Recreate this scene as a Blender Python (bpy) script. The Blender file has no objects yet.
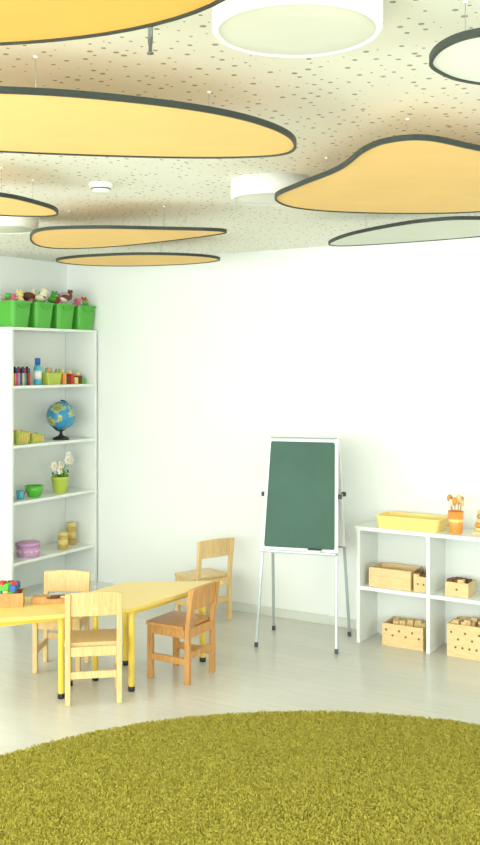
import bpy, bmesh, math, random
from mathutils import Vector, Matrix
import numpy as np
random.seed(7); np.random.seed(7)
S=bpy.context.scene
try: S.view_settings.view_transform='Standard'
except Exception: pass
YAW=math.radians(31.6)
def W(a,z):   # plan coordinates (across, along) measured on an axis turned 31.6 deg to the walls
    return (a*math.cos(YAW)-z*math.sin(YAW), a*math.sin(YAW)+z*math.cos(YAW))
CEIL=2.46; YB=5.84; XL=-5.15; XR=1.8; YR=-3.0

# ---------------- materials ----------------
def srgb(r,g,b):
    f=lambda c:(c/255/12.92) if c/255<=.04045 else ((c/255+.055)/1.055)**2.4
    return (f(r),f(g),f(b),1)
def mat(name,col,rough=.5,var=0.0,scale=8,metal=0,bump=0,bscale=60,spec=.5):
    m=bpy.data.materials.new(name); m.use_nodes=True
    nt=m.node_tree; p=nt.nodes['Principled BSDF']
    c=srgb(*col)
    p.inputs['Roughness'].default_value=rough; p.inputs['Metallic'].default_value=metal
    p.inputs['Specular IOR Level'].default_value=spec
    tc=nt.nodes.new('ShaderNodeTexCoord')
    n=nt.nodes.new('ShaderNodeTexNoise'); n.inputs['Scale'].default_value=scale; n.inputs['Detail'].default_value=3
    nt.links.new(tc.outputs['Object'],n.inputs['Vector'])
    r=nt.nodes.new('ShaderNodeValToRGB')
    r.color_ramp.elements[0].position=.3; r.color_ramp.elements[1].position=.7
    r.color_ramp.elements[0].color=(c[0]*(1-var),c[1]*(1-var),c[2]*(1-var),1)
    r.color_ramp.elements[1].color=(min(1,c[0]*(1+var)),min(1,c[1]*(1+var)),min(1,c[2]*(1+var)),1)
    nt.links.new(n.outputs['Fac'],r.inputs['Fac']); nt.links.new(r.outputs['Color'],p.inputs['Base Color'])
    if bump>0:
        n2=nt.nodes.new('ShaderNodeTexNoise'); n2.inputs['Scale'].default_value=bscale
        nt.links.new(tc.outputs['Object'],n2.inputs['Vector'])
        b=nt.nodes.new('ShaderNodeBump'); b.inputs['Strength'].default_value=bump; b.inputs['Distance'].default_value=.01
        nt.links.new(n2.outputs['Fac'],b.inputs['Height']); nt.links.new(b.outputs['Normal'],p.inputs['Normal'])
    return m
def wood(name,c1,c2,rough=.4,stretch=(3,3,40)):
    m=mat(name,c1,rough); nt=m.node_tree; p=nt.nodes['Principled BSDF']
    tc=nt.nodes['Texture Coordinate'] if 'Texture Coordinate' in nt.nodes else nt.nodes.new('ShaderNodeTexCoord')
    mp=nt.nodes.new('ShaderNodeMapping'); mp.inputs['Scale'].default_value=stretch
    n=nt.nodes.new('ShaderNodeTexNoise'); n.inputs['Scale'].default_value=2.2; n.inputs['Detail'].default_value=6; n.inputs['Distortion'].default_value=1.2
    r=nt.nodes.new('ShaderNodeValToRGB'); r.color_ramp.elements[0].position=.3; r.color_ramp.elements[1].position=.72
    r.color_ramp.elements[0].color=srgb(*c2); r.color_ramp.elements[1].color=srgb(*c1)
    nt.links.new(tc.outputs['Object'],mp.inputs['Vector']); nt.links.new(mp.outputs['Vector'],n.inputs['Vector'])
    nt.links.new(n.outputs['Fac'],r.inputs['Fac']); nt.links.new(r.outputs['Color'],p.inputs['Base Color'])
    return m
M={}
M['wall']=mat('wall_paint',(244,248,245),.75,.01,3)
M['white']=mat('white_laminate',(240,245,240),.35,.01,5)
M['trim']=mat('trim_white',(220,224,216),.45,.02)
M['rim']=mat('panel_rim_dark',(38,48,40),.5,.1)
M['yel']=mat('acoustic_panel_yellow',(251,211,134),.8,.03,4)
M['ora']=mat('acoustic_panel_orange',(240,180,84),.8,.03,4)
M['pwhite']=mat('acoustic_panel_white',(232,238,224),.8,.03,4)
M['lampw']=mat('lamp_body_white',(246,248,244),.4,.01)
M['diff']=mat('lamp_diffuser',(220,221,204),.3,.01)
M['wood_l']=wood('birch_wood',(240,212,156),(226,190,128),.38,(30,30,4))
M['wood_b']=wood('beech_wood_brown',(216,166,104),(196,140,80),.38,(30,30,4))
M['wood_y']=wood('yellow_wood',(238,214,164),(228,194,132),.4,(5,5,30))
M['table']=mat('table_yellow',(250,221,128),.3,.02,3)
M['tleg']=mat('table_leg_yellow',(244,212,84),.35,.02)
M['black']=mat('black_plastic',(24,26,26),.4,.1)
M['alu']=mat('aluminium',(176,186,186),.35,.02,metal=.4)
M['board']=mat('chalkboard_green',(60,98,84),.6,.07,6)
M['knob']=mat('knob_grey',(66,74,76),.5,.05)
M['green']=mat('plastic_green',(88,184,62),.35,.03)
M['lime']=mat('plastic_lime',(190,206,84),.4,.03)
M['yplas']=mat('plastic_yellow',(250,225,135),.35,.02)
M['oplas']=mat('plastic_orange',(244,160,72),.35,.02)
M['purple']=mat('plastic_lilac',(212,164,208),.4,.03)
M['pink']=mat('toy_pink',(230,110,150),.7,.1,20)
M['red']=mat('toy_red',(206,64,50),.6,.1,20)
M['blue']=mat('toy_blue',(46,104,176),.5,.1,20)
M['cream']=mat('toy_cream',(238,226,200),.8,.08,20)
M['brown']=mat('toy_brown',(112,70,44),.8,.1,20)
M['hole']=mat('drilled_hole_wood',(130,94,62),.8,.1,20)
M['sky']=mat('toy_cyan',(90,190,210),.5,.1,20)
M['leaf']=mat('leaf_green',(96,150,70),.6,.15,20)
M['petal']=mat('petal_white',(240,238,230),.7,.05,20)
M['amber']=mat('jar_contents',(196,168,90),.5,.2,60)
M['lid']=mat('jar_lid',(226,206,130),.4,.05)
M['metal']=mat('steel',(120,122,118),.3,.03,metal=.8)
# globe
g=mat('globe_map',(60,140,200),.3); nt=g.node_tree; p=nt.nodes['Principled BSDF']
n=nt.nodes.new('ShaderNodeTexNoise'); n.inputs['Scale'].default_value=14; n.inputs['Detail'].default_value=4
tc=nt.nodes.new('ShaderNodeTexCoord'); nt.links.new(tc.outputs['Object'],n.inputs['Vector'])
r=nt.nodes.new('ShaderNodeValToRGB'); cr=r.color_ramp
cr.elements[0].position=.0; cr.elements[0].color=srgb(40,130,190)
cr.elements[1].position=.53; cr.elements[1].color=srgb(60,150,195)
for pos,c in ((.54,(214,196,120)),(.62,(120,170,90)),(.7,(200,120,80))):
    e=cr.elements.new(pos); e.color=srgb(*c)
nt.links.new(n.outputs['Fac'],r.inputs['Fac']); nt.links.new(r.outputs['Color'],p.inputs['Base Color']); M['globe']=g

# ceiling perforated
m=bpy.data.materials.new('perforated_ceiling'); m.use_nodes=True; nt=m.node_tree; p=nt.nodes['Principled BSDF']; p.inputs['Roughness'].default_value=.8
tc=nt.nodes.new('ShaderNodeTexCoord'); L=nt.links.new
def vor(scale,lo,hi):
    v=nt.nodes.new('ShaderNodeTexVoronoi'); v.voronoi_dimensions='2D'; v.inputs['Scale'].default_value=scale; v.inputs['Randomness'].default_value=.7
    L(tc.outputs['Object'],v.inputs['Vector'])
    sp=nt.nodes.new('ShaderNodeSeparateColor'); L(v.outputs['Color'],sp.inputs['Color'])
    mr=nt.nodes.new('ShaderNodeMapRange'); mr.inputs['To Min'].default_value=lo; mr.inputs['To Max'].default_value=hi; L(sp.outputs['Red'],mr.inputs['Value'])
    c=nt.nodes.new('ShaderNodeMath'); c.operation='LESS_THAN'; L(v.outputs['Distance'],c.inputs[0]); L(mr.outputs['Result'],c.inputs[1]); return c
a=vor(21,.0,.175)
mx=nt.nodes.new('ShaderNodeMix'); mx.data_type='RGBA'
mx.inputs['A'].default_value=srgb(246,245,232); mx.inputs['B'].default_value=srgb(164,163,142)
L(a.outputs[0],mx.inputs['Factor']); L(mx.outputs['Result'],p.inputs['Base Color']); M['ceil']=m

# floor laminate
m=bpy.data.materials.new('laminate_floor'); m.use_nodes=True; nt=m.node_tree; p=nt.nodes['Principled BSDF']; L=nt.links.new
tc=nt.nodes.new('ShaderNodeTexCoord'); mp=nt.nodes.new('ShaderNodeMapping')
L(tc.outputs['Object'],mp.inputs['Vector'])
bk=nt.nodes.new('ShaderNodeTexBrick'); bk.inputs['Scale'].default_value=1; bk.inputs['Brick Width'].default_value=1.25; bk.inputs['Row Height'].default_value=.19
bk.inputs['Mortar Size'].default_value=.0012; bk.inputs['Color1'].default_value=srgb(218,217,208); bk.inputs['Color2'].default_value=srgb(214,213,204); bk.inputs['Mortar'].default_value=srgb(204,203,192)
L(mp.outputs['Vector'],bk.inputs['Vector'])
mp2=nt.nodes.new('ShaderNodeMapping'); mp2.inputs['Scale'].default_value=(1.5,22,1); L(tc.outputs['Object'],mp2.inputs['Vector'])
nn=nt.nodes.new('ShaderNodeTexNoise'); nn.inputs['Scale'].default_value=1.6; nn.inputs['Detail'].default_value=5; nn.inputs['Distortion'].default_value=.6; L(mp2.outputs['Vector'],nn.inputs['Vector'])
rr=nt.nodes.new('ShaderNodeValToRGB'); rr.color_ramp.elements[0].position=.3; rr.color_ramp.elements[0].color=(.94,.935,.92,1); rr.color_ramp.elements[1].position=.65; rr.color_ramp.elements[1].color=(1,1,1,1); L(nn.outputs['Fac'],rr.inputs['Fac'])
mm=nt.nodes.new('ShaderNodeMix'); mm.data_type='RGBA'; mm.blend_type='MULTIPLY'; mm.inputs['Factor'].default_value=1
L(bk.outputs['Color'],mm.inputs['A']); L(rr.outputs['Color'],mm.inputs['B']); L(mm.outputs['Result'],p.inputs['Base Color'])
p.inputs['Roughness'].default_value=.22; M['floor']=m

# carpet
def carpetmat(name,c1,c2,sc):
    m=bpy.data.materials.new(name); m.use_nodes=True; nt=m.node_tree; p=nt.nodes['Principled BSDF']; p.inputs['Roughness'].default_value=.9; p.inputs['Specular IOR Level'].default_value=.1
    tc=nt.nodes.new('ShaderNodeTexCoord'); n=nt.nodes.new('ShaderNodeTexNoise'); n.inputs['Scale'].default_value=sc; n.inputs['Detail'].default_value=4
    nt.links.new(tc.outputs['Object'],n.inputs['Vector'])
    r=nt.nodes.new('ShaderNodeValToRGB'); r.color_ramp.elements[0].position=.35; r.color_ramp.elements[1].position=.65
    r.color_ramp.elements[0].color=srgb(*c1); r.color_ramp.elements[1].color=srgb(*c2)
    nt.links.new(n.outputs['Fac'],r.inputs['Fac']); nt.links.new(r.outputs['Color'],p.inputs['Base Color']); return m
M['carpet']=carpetmat('carpet_pile_olive',(170,160,64),(192,182,86),45)
M['carpetb']=carpetmat('carpet_backing',(150,140,50),(166,156,62),20)

# ---------------- mesh builder ----------------
class B:
    def __init__(s,name,origin=(0,0,0),rot=0):
        s.name=name; s.V=[]; s.F=[]; s.MI=[]; s.SM=[]; s.mats=[]; s.o=origin; s.r=rot
    def mi(s,m):
        m=M[m]
        if m not in s.mats: s.mats.append(m)
        return s.mats.index(m)
    def add(s,vs,fs,m,smooth=False,mx=None):
        o=len(s.V)
        for v in vs:
            v=Vector(v)
            if mx is not None: v=mx@v
            s.V.append(tuple(v))
        i=s.mi(m)
        for f in fs: s.F.append([o+k for k in f]); s.MI.append(i); s.SM.append(smooth)
    def box(s,x0,x1,y0,y1,z0,z1,m,mx=None):
        v=[(x,y,z) for z in (z0,z1) for x,y in ((x0,y0),(x1,y0),(x1,y1),(x0,y1))]
        s.add(v,[(3,2,1,0),(4,5,6,7),(0,1,5,4),(1,2,6,5),(2,3,7,6),(3,0,4,7)],m,False,mx)
    def bar(s,p,q,w,h,m,up=(0,0,1)):
        p=Vector(p);q=Vector(q);d=(q-p).normalized();u=Vector(up)
        if abs(d.dot(u))>.95:u=Vector((0,1,0))
        a=d.cross(u).normalized();b=a.cross(d)
        vs=[]
        for c in (p,q):
            for i,j in ((-1,-1),(1,-1),(1,1),(-1,1)): vs.append(c+a*i*w/2+b*j*h/2)
        s.add(vs,[(3,2,1,0),(4,5,6,7),(0,1,5,4),(1,2,6,5),(2,3,7,6),(3,0,4,7)],m)
    def loft(s,rings,m,smooth=True,c0=True,c1=True,mx=None):
        n=len(rings[0]); vs=[v for r in rings for v in r]; fs=[]
        for k in range(len(rings)-1):
            for i in range(n):
                j=(i+1)%n; fs.append((k*n+i,k*n+j,(k+1)*n+j,(k+1)*n+i))
        s.add(vs,fs,m,smooth,mx)
        if c0: s.add(rings[0],[tuple(reversed(range(n)))],m,False,mx)
        if c1: s.add(rings[-1],[tuple(range(n))],m,False,mx)
    def lathe(s,prof,m,c=(0,0,0),seg=28,c0=True,c1=True,mx=None):
        s.loft([[(c[0]+r*math.cos(2*math.pi*i/seg),c[1]+r*math.sin(2*math.pi*i/seg),c[2]+z) for i in range(seg)] for r,z in prof],m,True,c0,c1,mx)
    def cyl(s,p,q,r0,r1,m,seg=14):
        p=Vector(p);q=Vector(q);d=(q-p).normalized();u=Vector((0,0,1)) if abs(d.z)<.9 else Vector((1,0,0))
        a=u.cross(d).normalized();b=d.cross(a)
        s.loft([[c+(a*math.cos(2*math.pi*i/seg)+b*math.sin(2*math.pi*i/seg))*r for i in range(seg)] for c,r in ((p,r0),(q,r1))],m)
    def sph(s,c,r,m,sc=(1,1,1),seg=14,rings=9):
        R=[]
        for k in range(1,rings):
            t=math.pi*k/rings
            R.append([(c[0]+r*sc[0]*math.sin(t)*math.cos(2*math.pi*i/seg),c[1]+r*sc[1]*math.sin(t)*math.sin(2*math.pi*i/seg),c[2]-r*sc[2]*math.cos(t)) for i in range(seg)])
        s.loft(R,m)
    def prism(s,pts,z0,z1,m):
        s.loft([[(x,y,z0) for x,y in pts],[(x,y,z1) for x,y in pts]],m,False)
    def rrect(s,w,d,z,r=.02,c=(0,0),k=4):
        o=[]
        for cx,cy,a0 in ((1,1,0),(-1,1,90),(-1,-1,180),(1,-1,270)):
            for i in range(k+1):
                a=math.radians(a0+90*i/k); o.append((c[0]+cx*(w/2-r)+r*math.cos(a),c[1]+cy*(d/2-r)+r*math.sin(a),z))
        return o
    def bin(s,w,d,h,m,c=(0,0,0),taper=.88,wall=.006,rim=.008,r=.02):
        R=lambda ww,dd,z:s.rrect(ww,dd,c[2]+z,r,(c[0],c[1]))
        s.loft([R(w*taper,d*taper,0),R(w,d,h-rim*1.5),R(w+2*rim,d+2*rim,h-rim*1.5),R(w+2*rim,d+2*rim,h),R(w-2*wall,d-2*wall,h),R(w*taper-2*wall,d*taper-2*wall,wall)],m,False)
    def build(s,bevel=0):
        me=bpy.data.meshes.new(s.name); me.from_pydata(s.V,[],s.F)
        for m in s.mats: me.materials.append(m)
        for p,i,sm in zip(me.polygons,s.MI,s.SM): p.material_index=i; p.use_smooth=sm
        bm=bmesh.new(); bm.from_mesh(me); bmesh.ops.remove_doubles(bm,verts=bm.verts,dist=1e-5)
        bmesh.ops.recalc_face_normals(bm,faces=bm.faces); bm.to_mesh(me); bm.free()
        o=bpy.data.objects.new(s.name,me); S.collection.objects.link(o)
        o.location=s.o; o.rotation_euler=(0,0,s.r)
        if bevel>0:
            md=o.modifiers.new('Bevel','BEVEL'); md.width=bevel; md.segments=2; md.limit_method='ANGLE'; md.angle_limit=math.radians(50)
        return o

# ---------------- room shell ----------------
b=B('floor'); b.box(XL,XR,YR,YB,-.1,0,'floor'); b.build()
b=B('ceiling'); b.box(XL,XR,YR,YB,CEIL,CEIL+.1,'ceil'); b.build()
b=B('wall_back'); b.box(XL-.15,XR+.15,YB,YB+.15,-.1,CEIL+.1,'wall'); b.build()
def wall_y(name,y0,y1,x0,x1,ops,z0=.75,z1=2.25):
    b=B(name); b.box(x0,x1,y0,y1,-.1,z0,'wall'); b.box(x0,x1,y0,y1,z1,CEIL+.1,'wall'); c=x0
    for a,e in ops: b.box(c,a,y0,y1,z0,z1,'wall'); c=e
    b.box(c,x1,y0,y1,z0,z1,'wall'); b.build()
def wall_x(name,x0,x1,y0,y1,ops,z0=.75,z1=2.25):
    b=B(name); b.box(x0,x1,y0,y1,-.1,z0,'wall'); b.box(x0,x1,y0,y1,z1,CEIL+.1,'wall'); c=y0
    for a,e in ops: b.box(x0,x1,c,a,z0,z1,'wall'); c=e
    b.box(x0,x1,c,y1,z0,z1,'wall'); b.build()
RO=[(-4.6,-2.9),(-2.4,-.7),(-.2,1.4)]
LO=[(-2.4,-.4),(.3,2.3)]
RRO=[(-1.8,.2),(1.2,3.2)]
wall_y('wall_rear',YR-.15,YR,XL-.15,XR+.15,RO)
wall_x('wall_left',XL-.15,XL,YR,YB,LO)
wall_x('wall_right',XR,XR+.15,YR,YB,RRO)
def area(name,loc,rot,sx,sy,P,col=(1,1,1)):
    l=bpy.data.lights.new(name,'AREA'); l.shape='RECTANGLE'; l.size=sx; l.size_y=sy; l.energy=P; l.color=col
    o=bpy.data.objects.new(name,l); S.collection.objects.link(o); o.location=loc; o.rotation_euler=rot; return o
k=1
PR,PL,PX=106,80,54
LC=(.955,1,.98)
for a,e in RO:
    b=B('window_%d'%k); y=YR-.1
    for x0,x1 in ((a,a+.05),((a+e)/2-.03,(a+e)/2+.03),(e-.05,e)): b.box(x0,x1,y,y+.06,.75,2.25,'white')
    b.box(a,e,y,y+.06,.75,.81,'white'); b.box(a,e,y,y+.06,2.19,2.25,'white'); b.build()
    area('window_daylight_%d'%k,((a+e)/2,YR-.2,1.5),(math.radians(90),0,0),e-a,1.5,PR,LC); k+=1
for ops,xw,rz,xf,P in ((LO,XL-.2,-90,XL-.1,PL),(RRO,XR+.2,90,XR+.04,PX)):
    for a,e in ops:
        b=B('window_%d'%k)
        for y0,y1 in ((a,a+.05),((a+e)/2-.03,(a+e)/2+.03),(e-.05,e)): b.box(xf,xf+.06,y0,y1,.75,2.25,'white')
        b.box(xf,xf+.06,a,e,.75,.81,'white'); b.box(xf,xf+.06,a,e,2.19,2.25,'white'); b.build()
        area('window_daylight_%d'%k,(xw,(a+e)/2,1.5),(math.radians(90),0,math.radians(rz)),e-a,1.5,P,LC); k+=1
b=B('baseboard_back'); b.box(XL,XR,YB-.014,YB,0,.06,'trim'); b.build(.003)
b=B('baseboard_left'); b.box(XL,XL+.014,YR,YB-.014,0,.06,'trim'); b.build(.003)
b=B('baseboard_right'); b.box(XR-.014,XR,YR,YB-.014,0,.06,'trim'); b.build(.003)
b=B('baseboard_rear'); b.box(XL+.014,XR-.014,YR,YR+.014,0,.06,'trim'); b.build(.003)

# ---------------- ceiling panels ----------------
def smooth(pts,n=8):
    o=[];N=len(pts)
    for i in range(N):
        p0,p1,p2,p3=[Vector(pts[(i+j-1)%N]) for j in range(4)]
        for k in range(n):
            t=k/n
            o.append(.5*((2*p1)+(-p0+p2)*t+(2*p0-5*p1+4*p2-p3)*t*t+(-p0+3*p1-3*p2+p3)*t**3))
    return o
def panel(pts,m,zc=2.33,th=.014,rw=.008,sm=True):
    P=[Vector(W(*q)) for q in (smooth(pts) if sm else pts)]
    ar=sum(P[i].x*P[(i+1)%len(P)].y-P[(i+1)%len(P)].x*P[i].y for i in range(len(P)))
    if ar<0: P.reverse()
    cx=sum((p for p in P),Vector((0,0)))/len(P)
    b=B('ceiling_acoustic_panel',(cx.x,cx.y,0)); P=[p-cx for p in P]; N=len(P)
    nr=[]
    for i in range(N):
        t=(P[(i+1)%N]-P[i-1]).normalized(); nr.append(Vector((t.y,-t.x)))
    O=[P[i]+nr[i]*rw for i in range(N)]
    b.prism([tuple(p) for p in P],zc+.002,zc+th-.002,m)
    r=lambda Q,z:[(q.x,q.y,z) for q in Q]
    b.loft([r(P,zc+.002),r(P,zc-.002),r(O,zc-.002),r(O,zc+th),r(P,zc+th),r(P,zc+.002)],'rim',False,False,False)
    # suspension cables
    for f in (0,.33,.66):
        q=P[int(f*N)]*.6
        b.cyl((q.x,q.y,zc+th-.003),(q.x,q.y,CEIL),.0009,.0009,'alu',6)
        b.cyl((q.x,q.y,CEIL-.006),(q.x,q.y,CEIL),.005,.006,'lampw',10)
    b.build()
ell=[(-.6+.62*math.cos(t),1.56+.42*math.sin(t)) for t in [2*math.pi*i/64 for i in range(64)]]
panel(ell,'ora',sm=False)
panel([(-.546,2.335),(-.333,2.387),(-.1,2.50),(.056,2.647),(.145,2.825),(.14,3.0),(0,3.06),(-.276,3.056),(-.70,2.98),(-1.08,2.86),(-1.25,2.62),(-1.08,2.4),(-.8,2.33)],'yel')
panel([(.14,3.8),(.214,3.56),(.326,3.264),(.375,2.97),(.434,2.85),(.532,2.83),(.692,2.954),(.95,3.15),(1.16,3.55),(1.15,3.98),(.98,4.17),(.672,4.21),(.373,4.15),(.2,4.02)],'yel')
panel([(-.89,3.8),(-.80,3.99),(-.767,4.145),(-.81,4.28),(-1.0,4.27),(-1.27,4.1),(-1.25,3.8),(-1.06,3.7)],'yel')
panel([(-1.04,4.99),(-.92,4.74),(-.656,4.68),(-.379,4.72),(-.16,4.76),(-.075,4.81),(-.11,4.90),(-.307,5.1),(-.646,5.385),(-.96,5.51),(-1.08,5.36)],'yel')
panel([(-1.13,6.18),(-.95,5.96),(-.58,5.82),(-.25,5.9),(-.13,6.12),(-.32,6.36),(-.72,6.5),(-1.02,6.42)],'yel')
panel([(.475,5.28),(.55,4.92),(.73,4.58),(.875,4.43),(1.02,4.39),(1.35,4.45),(1.4,4.75),(1.17,5.0),(.84,5.24),(.56,5.38)],'pwhite')
panel([(.405,2.10),(.41,2.00),(.459,1.93),(.58,1.90),(.75,1.95),(.85,2.12),(.75,2.27),(.60,2.27),(.50,2.23),(.44,2.17)],'pwhite')
def clamp(a,z,r):
    x,y=W(a,z); b=B('ceiling_light',(x,y,0))
    b.lathe([(r,CEIL),(r,CEIL-.074),(r-.004,CEIL-.08),(r-.012,CEIL-.08),(r-.014,CEIL-.076)],'lampw',seg=64,c0=True,c1=False)
    b.lathe([(r-.014,CEIL-.076),(r-.016,CEIL-.077),(r*.5,CEIL-.080),(.001,CEIL-.081)],'diff',seg=64,c0=False)
    b.build()
clamp(.118,2.06,.175); clamp(.13,4.16,.168); clamp(-1.2,5.1,.17)
x,y=W(-.588,4.23); b=B('smoke_detector',(x,y,0))
b.lathe([(.052,CEIL),(.052,CEIL-.012),(.040,CEIL-.02),(.036,CEIL-.034),(.028,CEIL-.04),(.001,CEIL-.041)],'lampw'); b.lathe([(.041,CEIL-.022),(.041,CEIL-.026)],'knob'); b.build()
x,y=W(-.2,2.23); b=B('sprinkler_head',(x,y,0))
b.lathe([(.016,CEIL),(.014,CEIL-.006),(.006,CEIL-.01),(.006,CEIL-.04),(.004,CEIL-.055),(.004,CEIL-.066),(.008,CEIL-.068),(.008,CEIL-.071),(.001,CEIL-.072)],'metal',seg=16); b.build()

# ---------------- carpet ----------------
cx,cy=W(.307,2.935); R=1.89
b=B('round_carpet',(cx,cy,0))
b.lathe([(R-.01,0),(R,.008),(R-.004,.016),(R-.03,.018),(.5,.018),(.001,.018)],'carpetb',seg=96)
N=450000
rad=(R-.004)*np.sqrt(np.random.rand(N)); th=np.random.rand(N)*2*np.pi
px=rad*np.cos(th); py=rad*np.sin(th); ang=np.random.rand(N)*2*np.pi
lx=np.random.randn(N)*.0045; ly=np.random.randn(N)*.0045
cl=np.sin(px*83+2.3*np.sin(py*47)+1.7*np.sin(px*29))*np.sin(py*91+2.1*np.sin(px*41)+1.3*np.sin(py*23))
h=.008+.004*np.random.rand(N)+.003*cl; w=.0018+.0012*np.random.rand(N)
ca,sa=np.cos(ang)*w,np.sin(ang)*w
v=np.zeros((N,4,3))
v[:,0]=np.stack([px-ca,py-sa,np.full(N,.016)],1); v[:,1]=np.stack([px+ca,py+sa,np.full(N,.016)],1)
v[:,2]=np.stack([px+lx+ca,py+ly+sa,.016+h],1); v[:,3]=np.stack([px+lx-ca,py+ly-sa,.016+h],1)
base=b.build()
me=base.data
nv0=len(me.vertices); nl0=len(me.loops); np0=len(me.polygons)
me.materials.append(M['carpet'])
me.vertices.add(N*4); me.loops.add(N*4); me.polygons.add(N)
co=np.zeros((nv0+N*4)*3); me.vertices.foreach_get('co',co); co[nv0*3:]=v.reshape(-1); me.vertices.foreach_set('co',co)
li=np.zeros(nl0+N*4,dtype=np.int32); me.loops.foreach_get('vertex_index',li); li[nl0:]=nv0+np.arange(N*4); me.loops.foreach_set('vertex_index',li)
ls=np.zeros(np0+N,dtype=np.int32); me.polygons.foreach_get('loop_start',ls); ls[np0:]=nl0+np.arange(N)*4; me.polygons.foreach_set('loop_start',ls)
mi=np.zeros(np0+N,dtype=np.int32); mi[np0:]=1; me.polygons.foreach_set('material_index',mi)
me.update(calc_edges=True); me.validate()

# ---------------- bookcase (left) ----------------
by0,by1=4.93,5.82
b=B('bookcase',(-4.99,5.375,0))
x0,x1=-.15,.15; y0,y1=by0-5.375,by1-5.375
b.box(x0,x1,y0,y0+.02,0,1.945,'white'); b.box(x0,x1,y1-.02,y1,0,1.945,'white')
b.box(x0,x0+.008,y0+.02,y1-.02,.05,1.925,'white')
SH=[.345,.755,1.14,1.545,1.945]
for z in SH: b.box(x0+.008,x1-.002,y0+.02,y1-.02,z-.02,z,'white')
b.box(x0+.008,x1,y0+.02,y1-.02,.05,.07,'white'); b.box(x1-.03,x1-.012,y0+.02,y1-.02,0,.05,'white')
b.build(.0015)
# buckets + toys
tp=B('plush_toys',(-4.96,5.385,1.945))
cols=['pink','cream','red','brown','yplas','pink','cream','green','pink','brown','cream','purple']
for i,yy in enumerate((5.05,5.277,5.504,5.731)):
    b=B('toy_bucket',(-4.945,yy,1.945)); b.bin(.19,.188,.18,'green',taper=.84,r=.03,rim=.008)
    for sx in (-1,1):
        for a in range(8):
            t0=math.pi*a/8;t1=math.pi*(a+1)/8
            b.cyl((sx*.101,.05*math.cos(t0),.162-.03*math.sin(t0)),(sx*.101,.05*math.cos(t1),.162-.03*math.sin(t1)),.003,.003,'green',8)
    b.build(.0015)
    for k in range(9):
        hh=random.uniform(0,.05)+(.02 if i in (1,2) else 0)
        c=(random.uniform(-.045,.065),yy-5.385+random.uniform(-.065,.065),.175+hh)
        r_=random.uniform(.026,.042); col=random.choice(cols)
        tp.sph(c,r_,col,(random.uniform(.8,1.2),random.uniform(.8,1.6),random.uniform(.6,.95)),14,9)
        if k%3==0:   # a soft toy head with ears
            tp.sph((c[0]+.02,c[1],c[2]+r_*.7),r_*.7,col)
            for e in (-1,1): tp.sph((c[0]+.02,c[1]+e*r_*.5,c[2]+r_*1.25),r_*.28,col,(.6,1,1))
            for e in (-1,1): tp.sph((c[0]+.02+r_*.62,c[1]+e*r_*.25,c[2]+r_*.85),.003,'black',seg=8,rings=6)
            tp.sph((c[0]+.02+r_*.62,c[1],c[2]+r_*.6),r_*.2,'cream',seg=8,rings=6)
    tp.cyl((.02,yy-5.385,.16),(.04,yy-5.385+random.uniform(-.05,.05),.235),.011,.008,random.choice(cols))
tp.build()
def yy(px,x=-4.95):
    d=(px-240)/1000; z=-x/(math.sin(YAW)-math.cos(YAW)*d); return z*(math.cos(YAW)+math.sin(YAW)*d)
z=SH[3]
b=B('marker_pens',(-4.93,5.10,z))
for i in range(9):
    for j in range(3):
        c=['red','blue','green','yplas','oplas','sky','pink','brown','purple'][(i*2+j)%9]
        X=-.03+j*.024; Y=-.085+i*.02
        b.cyl((X,Y,0),(X,Y,.085),.0085,.0085,c,10); b.cyl((X,Y,.085),(X,Y,.12+.01*((i+j)%2)),.007,.006,['black','blue','red'][(i+j)%3],10)
b.build()
b=B('glue_bottle',(-4.94,5.29,z)); b.lathe([(.026,0),(.028,.004),(.028,.12),(.022,.135),(.012,.142)],'sky'); b.lathe([(.0285,.04),(.0285,.10)],'lampw'); b.lathe([(.02,.142),(.02,.185),(.016,.19)],'blue'); b.build()
b=B('pencil_basket',(-4.94,5.425,z)); b.bin(.09,.15,.085,'lime',taper=.86,r=.012,rim=.004)
for i in range(9):
    Y=-.06+i*.015; b.cyl((random.uniform(-.02,.02),Y,.01),(random.uniform(-.02,.02),Y+.01,.11+random.uniform(0,.02)),.006,.005,['green','oplas','red','lime'][i%4],8)
b.build(.001)
b=B('toy_blocks',(-4.94,5.64,z))
for i,(Y,h,c) in enumerate(((-.095,.08,'oplas'),(-.055,.05,'brown'),(-.01,.075,'red'),(.035,.05,'yplas'),(.08,.06,'brown'),(.115,.04,'green'))):
    b.box(-.03,.03,Y-.018,Y+.018,0,h,c); 
    if i%2==0: b.sph((0,Y,h+.012),.016,'yplas')
b.build(.003)
# globe
z=SH[2]
gy=yy(61)
b=B('globe',(-4.95,gy,z))
b.lathe([(.06,0),(.062,.008),(.05,.018),(.018,.03),(.01,.045),(.009,.07)],'black')
for i in range(16):
    t0=math.radians(-113+226*i/16-23); t1=math.radians(-113+226*(i+1)/16-23)
    f=lambda t:(0,.112*math.cos(t),.175+.112*math.sin(t))
    b.cyl(f(t0),f(t1),.005,.005,'black',8)
b.sph((0,0,.175),.105,'globe',seg=36,rings=24); b.build()
for Y,w,h in ((yy(18),.12,.085),(yy(33),.11,.055)):
    b=B('plastic_basket',(-4.95,Y,z)); b.bin(.11,w,h,'lime',taper=.88,r=.015,rim=.005)
    n=7
    for i in range(n):
        yk=-w/2*.8+w*.8*i/(n-1); b.bar((.056,yk,.01),(.060,yk,h-.01),.006,.005,'yplas')
    for i in range(3): b.sph((0,-.03+.03*i,h-.006),.018,['oplas','yplas','lime'][i])
    b.build(.001)
z=SH[1]
b=B('green_bowl',(-4.94,yy(33),z)); b.lathe([(.035,0),(.04,.004),(.06,.04),(.066,.08),(.062,.08),(.055,.04),(.036,.008),(.001,.006)],'green'); b.build()
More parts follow.
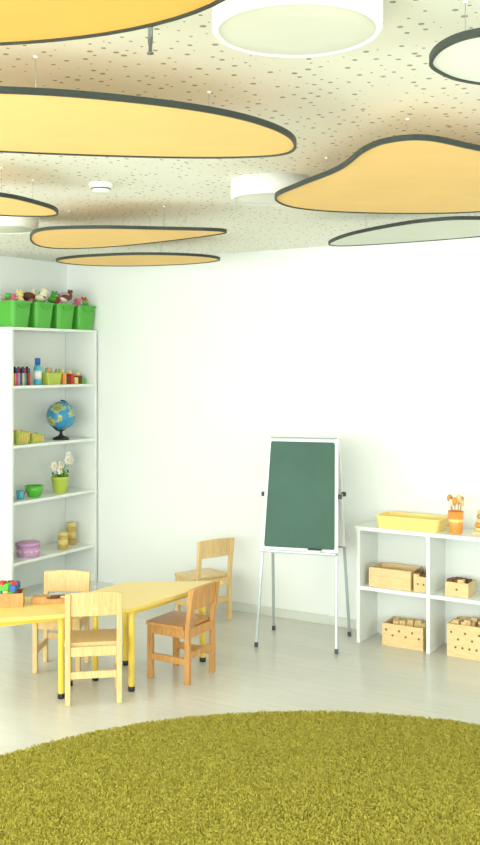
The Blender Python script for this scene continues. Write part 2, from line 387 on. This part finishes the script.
b=B('small_cup',(-4.93,yy(18),z)); b.lathe([(.022,0),(.028,.06),(.026,.06),(.020,.005),(.001,.005)],'sky',seg=20); b.cyl((0,.03,.015),(0,.05,.05),.004,.004,'red',8); b.build()
b=B('flower_pot',(-4.94,yy(59),z))
b.lathe([(.045,0),(.048,.004),(.062,.10),(.067,.105),(.067,.118),(.058,.118),(.05,.1),(.001,.098)],'lime')
for i in range(22):
    a=random.uniform(0,6.28); r=random.uniform(.01,.06); h=random.uniform(.12,.18)
    b.cyl((0,0,.09),(r*math.cos(a),r*math.sin(a),h),.0018,.0012,'leaf',5)
    b.sph((r*math.cos(a),r*math.sin(a),h),.011,'leaf',(1,.5,1.4),8,6)
for (X,Y,Z) in ((.01,-.075,.20),(.02,.06,.235),(.0,.115,.225),(-.01,.02,.20),(.03,-.03,.17),(.0,.09,.26)):
    b.cyl((0,0,.09),(X,Y,Z),.002,.0015,'leaf',5)
    for k in range(6):
        a=k*math.pi/3; b.sph((X,Y+.022*math.cos(a),Z+.022*math.sin(a)),.015,'petal',(.6,1,1),8,6)
    b.sph((X+.008,Y,Z),.009,'yplas',seg=8,rings=6)
b.build()
z=SH[0]
b=B('lilac_box',(-4.95,yy(28),z)); b.lathe([(.075,0),(.078,.004),(.082,.078)],'purple',seg=40); b.lathe([(.087,.074),(.087,.092),(.083,.097),(.001,.098)],'purple',seg=40)
for i in range(12): a=i*math.pi/6; b.sph((.08*math.cos(a),.08*math.sin(a),.04),.008,'cream',seg=8,rings=6)
b.build()
for p,h,x in ((63,.12,-4.91),(71,.16,-4.99)):
    b=B('storage_jar',(x,yy(p,x),z)); b.lathe([(.034,0),(.037,.005),(.037,h*.8),(.03,h*.86)],'amber'); b.lathe([(.036,h*.84),(.036,h),(.033,h+.004)],'lid'); b.lathe([(.0375,h*.3),(.0375,h*.6)],'lid'); b.build()

# ---------------- easel ----------------
ex,ey=-2.868,5.405
b=B('chalkboard_easel',(ex,ey,0),math.radians(14.5))
H0=1.235
def hwz(z): return .208+.036*(1-z/H0)
def fr(s,z): return s*(.012+.19*(1-z/H0))
for s in (-1,1):
    for sx in (-1,1):
        b.bar((sx*hwz(0),fr(s,0),0.012),(sx*hwz(H0),fr(s,H0),H0),.016,.016,'alu',(0,1,0))
        b.bar((sx*hwz(0),fr(s,0),0),(sx*hwz(.03),fr(s,.03),.03),.02,.02,'knob',(0,1,0))
    zt,zb=1.225,.585
    def slab(xa,xb,z0,z1,t0,t1,m):   # xa/xb: (side sign, offset from leg line) pairs
        vs=[]
        for z in (z0,z1):
            y=fr(s,z); A=xa[0]*hwz(z)+xa[1]; C=xb[0]*hwz(z)+xb[1]
            for x,t in ((A,t0),(C,t0),(C,t1),(A,t1)): vs.append((x,y+s*t,z))
        b.add(vs,[(3,2,1,0),(4,5,6,7),(0,1,5,4),(1,2,6,5),(2,3,7,6),(3,0,4,7)],m)
    slab((-1,.006),(1,-.006),zb,zt,-.004,.010,'board' if s<0 else 'lampw')
    slab((-1,-.009),(-1,.009),zb-.01,zt+.012,-.008,.015,'lampw'); slab((1,-.009),(1,.009),zb-.01,zt+.012,-.008,.015,'lampw')
    slab((-1,-.009),(1,.009),zt-.004,zt+.012,-.008,.015,'lampw'); slab((-1,-.009),(1,.009),zb-.012,zb+.006,-.008,.015,'lampw')
    slab((-1,-.004),(1,.004),zb-.022,zb-.014,-.01,.05,'alu'); slab((-1,-.004),(1,.004),zb-.022,zb-.006,.046,.05,'alu')
    for sx in (-1,1):
        for zc in (zb,zt):
            slab((sx,-.013),(sx,.013),zc-.012,zc+.015,-.01,.018,'lampw')
for sx in (-1,1):
    z=.90
    b.bar((sx*(hwz(z)+.014),fr(-1,z),z),(sx*(hwz(z)+.014),fr(1,z),z),.006,.014,'alu')
    for s in (-1,1):
        b.cyl((sx*(hwz(z)+.004),fr(s,z),z),(sx*(hwz(z)+.03),fr(s,z),z),.015,.013,'knob')
b.cyl((-hwz(H0),0,1.238),(hwz(H0),0,1.238),.008,.008,'alu')
yf=fr(-1,.565)
b.box(.06,.14,yf-.045,yf-.013,.571,.589,'petal'); b.box(.06,.14,yf-.045,yf-.013,.589,.595,'knob')
b.build(.0015)

# ---------------- low shelf unit (right) ----------------
sx0,sx1=-2.585,-1.67; sy0,sy1=5.555,5.822
b=B('cube_shelf_unit',((sx0+sx1)/2,(sy0+sy1)/2,0)); ox,oy=(sx0+sx1)/2,(sy0+sy1)/2
def bx(x0,x1,y0,y1,z0,z1,m='white'): b.box(x0-ox,x1-ox,y0-oy,y1-oy,z0,z1,m)
bx(sx0,sx0+.022,sy0,sy1,0,.685); bx(sx1-.022,sx1,sy0,sy1,0,.685)
mid=(sx0+sx1)/2
bx(mid-.011,mid+.011,sy0,sy1-.006,0,.685)
bx(sx0-.008,sx1+.008,sy0-.008,sy1,.685,.707)
bx(sx0+.022,mid-.011,sy0+.004,sy1-.006,.323,.345); bx(mid+.011,sx1-.022,sy0+.004,sy1-.006,.323,.345)
bx(sx0+.022,sx1-.022,sy1-.006,sy1,.0,.685)
b.build(.0015)
def crate(name,x0,x1,y0,y1,z0,h,holes,wd='wood_y',fill=None):
    cx,cy=(x0+x1)/2,(y0+y1)/2; w,d=(x1-x0)/2,(y1-y0)/2
    b=B(name,(cx,cy,z0)); t=.008
    b.box(-w,w,-d,-d+t,0,h,wd); b.box(-w,w,d-t,d,0,h,wd); b.box(-w,-w+t,-d+t,d-t,0,h,wd); b.box(w-t,w,-d+t,d-t,0,h,wd); b.box(-w+t,w-t,-d+t,d-t,0,t,wd)
    for (hx,hz,r) in holes: b.cyl((hx*w,-d-.0008,hz*h),(hx*w,-d+.001,hz*h),r,r,'hole',16)
    if fill:
        for i in range(10):
            X=random.uniform(-w*.8,w*.8);Y=random.uniform(-d*.6,d*.6); s_=.018
            b.box(X-s_,X+s_,Y-s_,Y+s_,h-.03,h+random.uniform(.0,.02),random.choice(fill))
    b.build(.0015)
crate('wooden_tray_box',-2.52,-2.25,5.59,5.77,.345,.115,[])
crate('wooden_block_box',-2.235,-2.145,5.60,5.74,.345,.09,[(-.4,.5,.006),(.4,.5,.006)],fill=['wood_y','hole'])
crate('perforated_wooden_crate',-2.43,-2.17,5.585,5.77,0,.135,[(-.8+.32*i,.72-.22*(i%2),.007) for i in range(6)],fill=['wood_l'])
crate('small_wooden_box',-2.04,-1.90,5.60,5.74,.345,.08,[(0,.5,.007)],fill=['brown','wood_l'])
crate('perforated_wooden_crate',-2.02,-1.76,5.575,5.77,0,.19,[(-.8+.32*i,.75-.2*(i%2),.007) for i in range(6)]+[(-.6+.32*i,.3,.007) for i in range(5)],fill=['wood_l'])
b=B('yellow_tray',(-2.27,5.67,.707)); b.bin(.40,.19,.075,'yplas',taper=.94,r=.02,rim=.006); b.build(.001)
b=B('craft_cup',(-1.985,5.63,.707)); b.lathe([(.035,0),(.038,.004),(.046,.13),(.043,.13),(.035,.01),(.001,.008)],'oplas'); b.lathe([(.0405,.05),(.0435,.085)],'yplas',c0=False,c1=False)
for i in range(9):
    a=i*.7; X,Y=.022*math.cos(a),.022*math.sin(a); hh=.17+.012*(i%3)
    b.cyl((X*.5,Y*.5,.01),(X*1.5,Y*1.5,hh),.003,.003,'wood_b',8); b.sph((X*1.6,Y*1.6,hh+.01),.016,['wood_y','wood_b','cream','oplas'][i%4],(1,1,1.5),10,7)
b.build()
b=B('wooden_toy',(-1.85,5.66,.707)); b.box(-.035,.035,-.03,.03,0,.02,'wood_y'); b.cyl((0,0,.02),(0,0,.12),.008,.008,'wood_b')
for i,(r_,c) in enumerate(((.034,'wood_l'),(.029,'oplas'),(.024,'wood_l'),(.019,'wood_b'))): b.lathe([(r_*.8,.02+i*.024),(r_,.026+i*.024),(r_,.036+i*.024),(r_*.8,.043+i*.024)],c)
b.sph((0,0,.13),.016,'wood_l'); b.build(.001)

# ---------------- tables ----------------
def table(poly,legs):
    cx=sum(p[0] for p in poly)/len(poly); cy=sum(p[1] for p in poly)/len(poly)
    b=B('activity_table',(cx,cy,0))
    P=[Vector((p[0]-cx,p[1]-cy)) for p in poly]; N=len(P); Q=[]
    for i in range(N):
        a=(P[i-1]-P[i]).normalized(); c=(P[(i+1)%N]-P[i]).normalized(); r=.035
        for k in range(6):
            t=k/5; Q.append(tuple((P[i]+a*r)*(1-t)**2+P[i]*2*t*(1-t)+(P[i]+c*r)*t*t))
    b.prism(Q,.432,.452,'table')
    Lg=[Vector((x-cx,y-cy)) for x,y in legs]
    for i,l in enumerate(Lg):
        b.cyl((l.x,l.y,.02),(l.x,l.y,.433),.016,.016,'tleg',18); b.cyl((l.x,l.y,0),(l.x,l.y,.026),.018,.018,'black',18)
        b.cyl((l.x,l.y,.40),(l.x,l.y,.433),.022,.022,'tleg',18)
        n=Lg[(i+1)%len(Lg)]; b.bar((l.x,l.y,.413),(n.x,n.y,.413),.016,.034,'tleg')
    b.build(.002)
table([(-3.145,4.01),(-3.075,4.84),(-3.55,4.50),(-3.56,4.12)],[(-3.195,4.12),(-3.165,4.74),(-3.50,4.46),(-3.47,4.16)])
table([(-3.18,3.97),(-3.58,4.08),(-4.08,3.73),(-3.68,3.40)],[(-3.43,3.845),(-3.53,4.02),(-3.99,3.71),(-3.69,3.47)])

# ---------------- chairs ----------------
def chair(x,y,face,wd,H=.53,w=.28,d=.26,seat=.30):
    rot=math.atan2(-face[0],face[1])
    b=B('child_chair',(x,y,0),rot); lw=.026; ld=.032
    hw=w/2; hd=d/2
    for s in (-1,1):
        cx=s*(hw-lw/2)
        b.box(cx-lw/2,cx+lw/2,hd-ld,hd,0,seat-.012,wd)
        r=[[(cx-lw/2,-hd-.0,0),(cx+lw/2,-hd,0),(cx+lw/2,-hd+ld,0),(cx-lw/2,-hd+ld,0)]]
        for zz,off in ((seat,0),(H,-.03)):
            r.append([(cx-lw/2,-hd+off,zz),(cx+lw/2,-hd+off,zz),(cx+lw/2,-hd+ld*.8+off,zz),(cx-lw/2,-hd+ld*.8+off,zz)])
        b.loft(r,wd,False)
        b.box(cx-.009,cx+.009,-hd+ld-.002,hd-ld+.002,seat-.06,seat-.012,wd)
        b.box(cx-.009,cx+.009,-hd+ld-.002,hd-ld+.002,.10,.135,wd)
    b.box(-hw+lw,hw-lw,hd-.024,hd-.006,seat-.06,seat-.012,wd)
    b.box(-hw+lw,hw-lw,-hd+.006,-hd+.024,seat-.06,seat-.012,wd)
    b.box(-hw+lw,hw-lw,-hd+.006,-hd+.024,.13,.165,wd)
    pts=[(-hw-.006,-hd+ld),(hw+.006,-hd+ld)]
    for i in range(6): a=math.radians(90*i/5); pts.append((hw+.006-.02+.02*math.cos(a),hd+.012-.02+.02*math.sin(a)))
    for i in range(6): a=math.radians(90+90*i/5); pts.append((-hw-.006+.02+.02*math.cos(a),hd+.012-.02+.02*math.sin(a)))
    b.prism(pts,seat-.014,seat+.004,wd)
    n=10; t=.016
    rings=[]
    for i in range(n+1):
        u=-1+2*i/n; X=u*(hw-.001); bow=-.016*(1-u*u)
        rings.append([(X,-hd-.022+bow+.020,H-.115),(X,-hd-.022+bow+.020+t,H-.115),(X,-hd-.022+bow+.012+t,H+.006-.01*u*u),(X,-hd-.022+bow+.012,H+.006-.01*u*u)])
    b.loft(rings,wd,False)
    b.build(.003)
def nrm(a,c): l=math.hypot(a,c); return (a/l,c/l)
chair(-3.31,3.95,nrm(-.66,.75),'wood_l',H=.56)       # near, back to camera
chair(-3.775,4.235,nrm(.46,-.89),'wood_l',H=.51,w=.265,d=.24)
chair(-3.13,4.48,(-1,-.02),'wood_b',H=.505,w=.27,d=.27)
chair(-3.68,5.52,nrm(-.91,.35),'wood_l',H=.55)

# table-top things
b=B('wooden_block_tray',(-3.73,3.76,.452),math.radians(40)); t=.008
b.box(-.09,.09,-.06,.06,0,t,'wood_b')
for a in ((-.09,.09,-.06,-.052),(-.09,.09,.052,.06),(-.09,-.082,-.052,.052),(.082,.09,-.052,.052)): b.box(*a,t,.07,'wood_b')
for i in range(26):
    X,Y=random.uniform(-.06,.06),random.uniform(-.035,.035); z=random.uniform(.04,.11); s=.016
    mx=Matrix.Translation((X,Y,z))@Matrix.Rotation(random.uniform(0,1.5),4,'Z')
    b.box(-s,s,-s,s,-s,s,random.choice(['blue','yplas','red','green','green','sky','brown']),mx)
b.build(.0015)
b=B('wooden_pencil_case',(-3.57,3.93,.452),math.radians(35))
b.box(-.10,.10,-.035,.035,0,.022,'wood_b'); b.box(-.10,-.02,-.035,.035,.022,.034,'wood_b'); b.cyl((-.01,-.01,.03),(.09,.012,.03),.008,.008,'brown'); b.cyl((0,.02,.028),(.09,-.02,.028),.006,.006,'wood_y'); b.build(.002)

# ---------------- world + camera ----------------
w=bpy.data.worlds.new('World'); S.world=w; w.use_nodes=True
bg=w.node_tree.nodes['Background']; bg.inputs['Color'].default_value=(.85,.93,1,1); bg.inputs['Strength'].default_value=1.0
cam=bpy.data.cameras.new('Camera'); co=bpy.data.objects.new('Camera',cam); S.collection.objects.link(co)
co.location=(0,0,1.7); co.rotation_euler=(math.radians(90),0,YAW)
cam.sensor_width=36; cam.lens=1000*36/845; cam.shift_y=-59.5/845; cam.clip_start=.05
S.camera=co
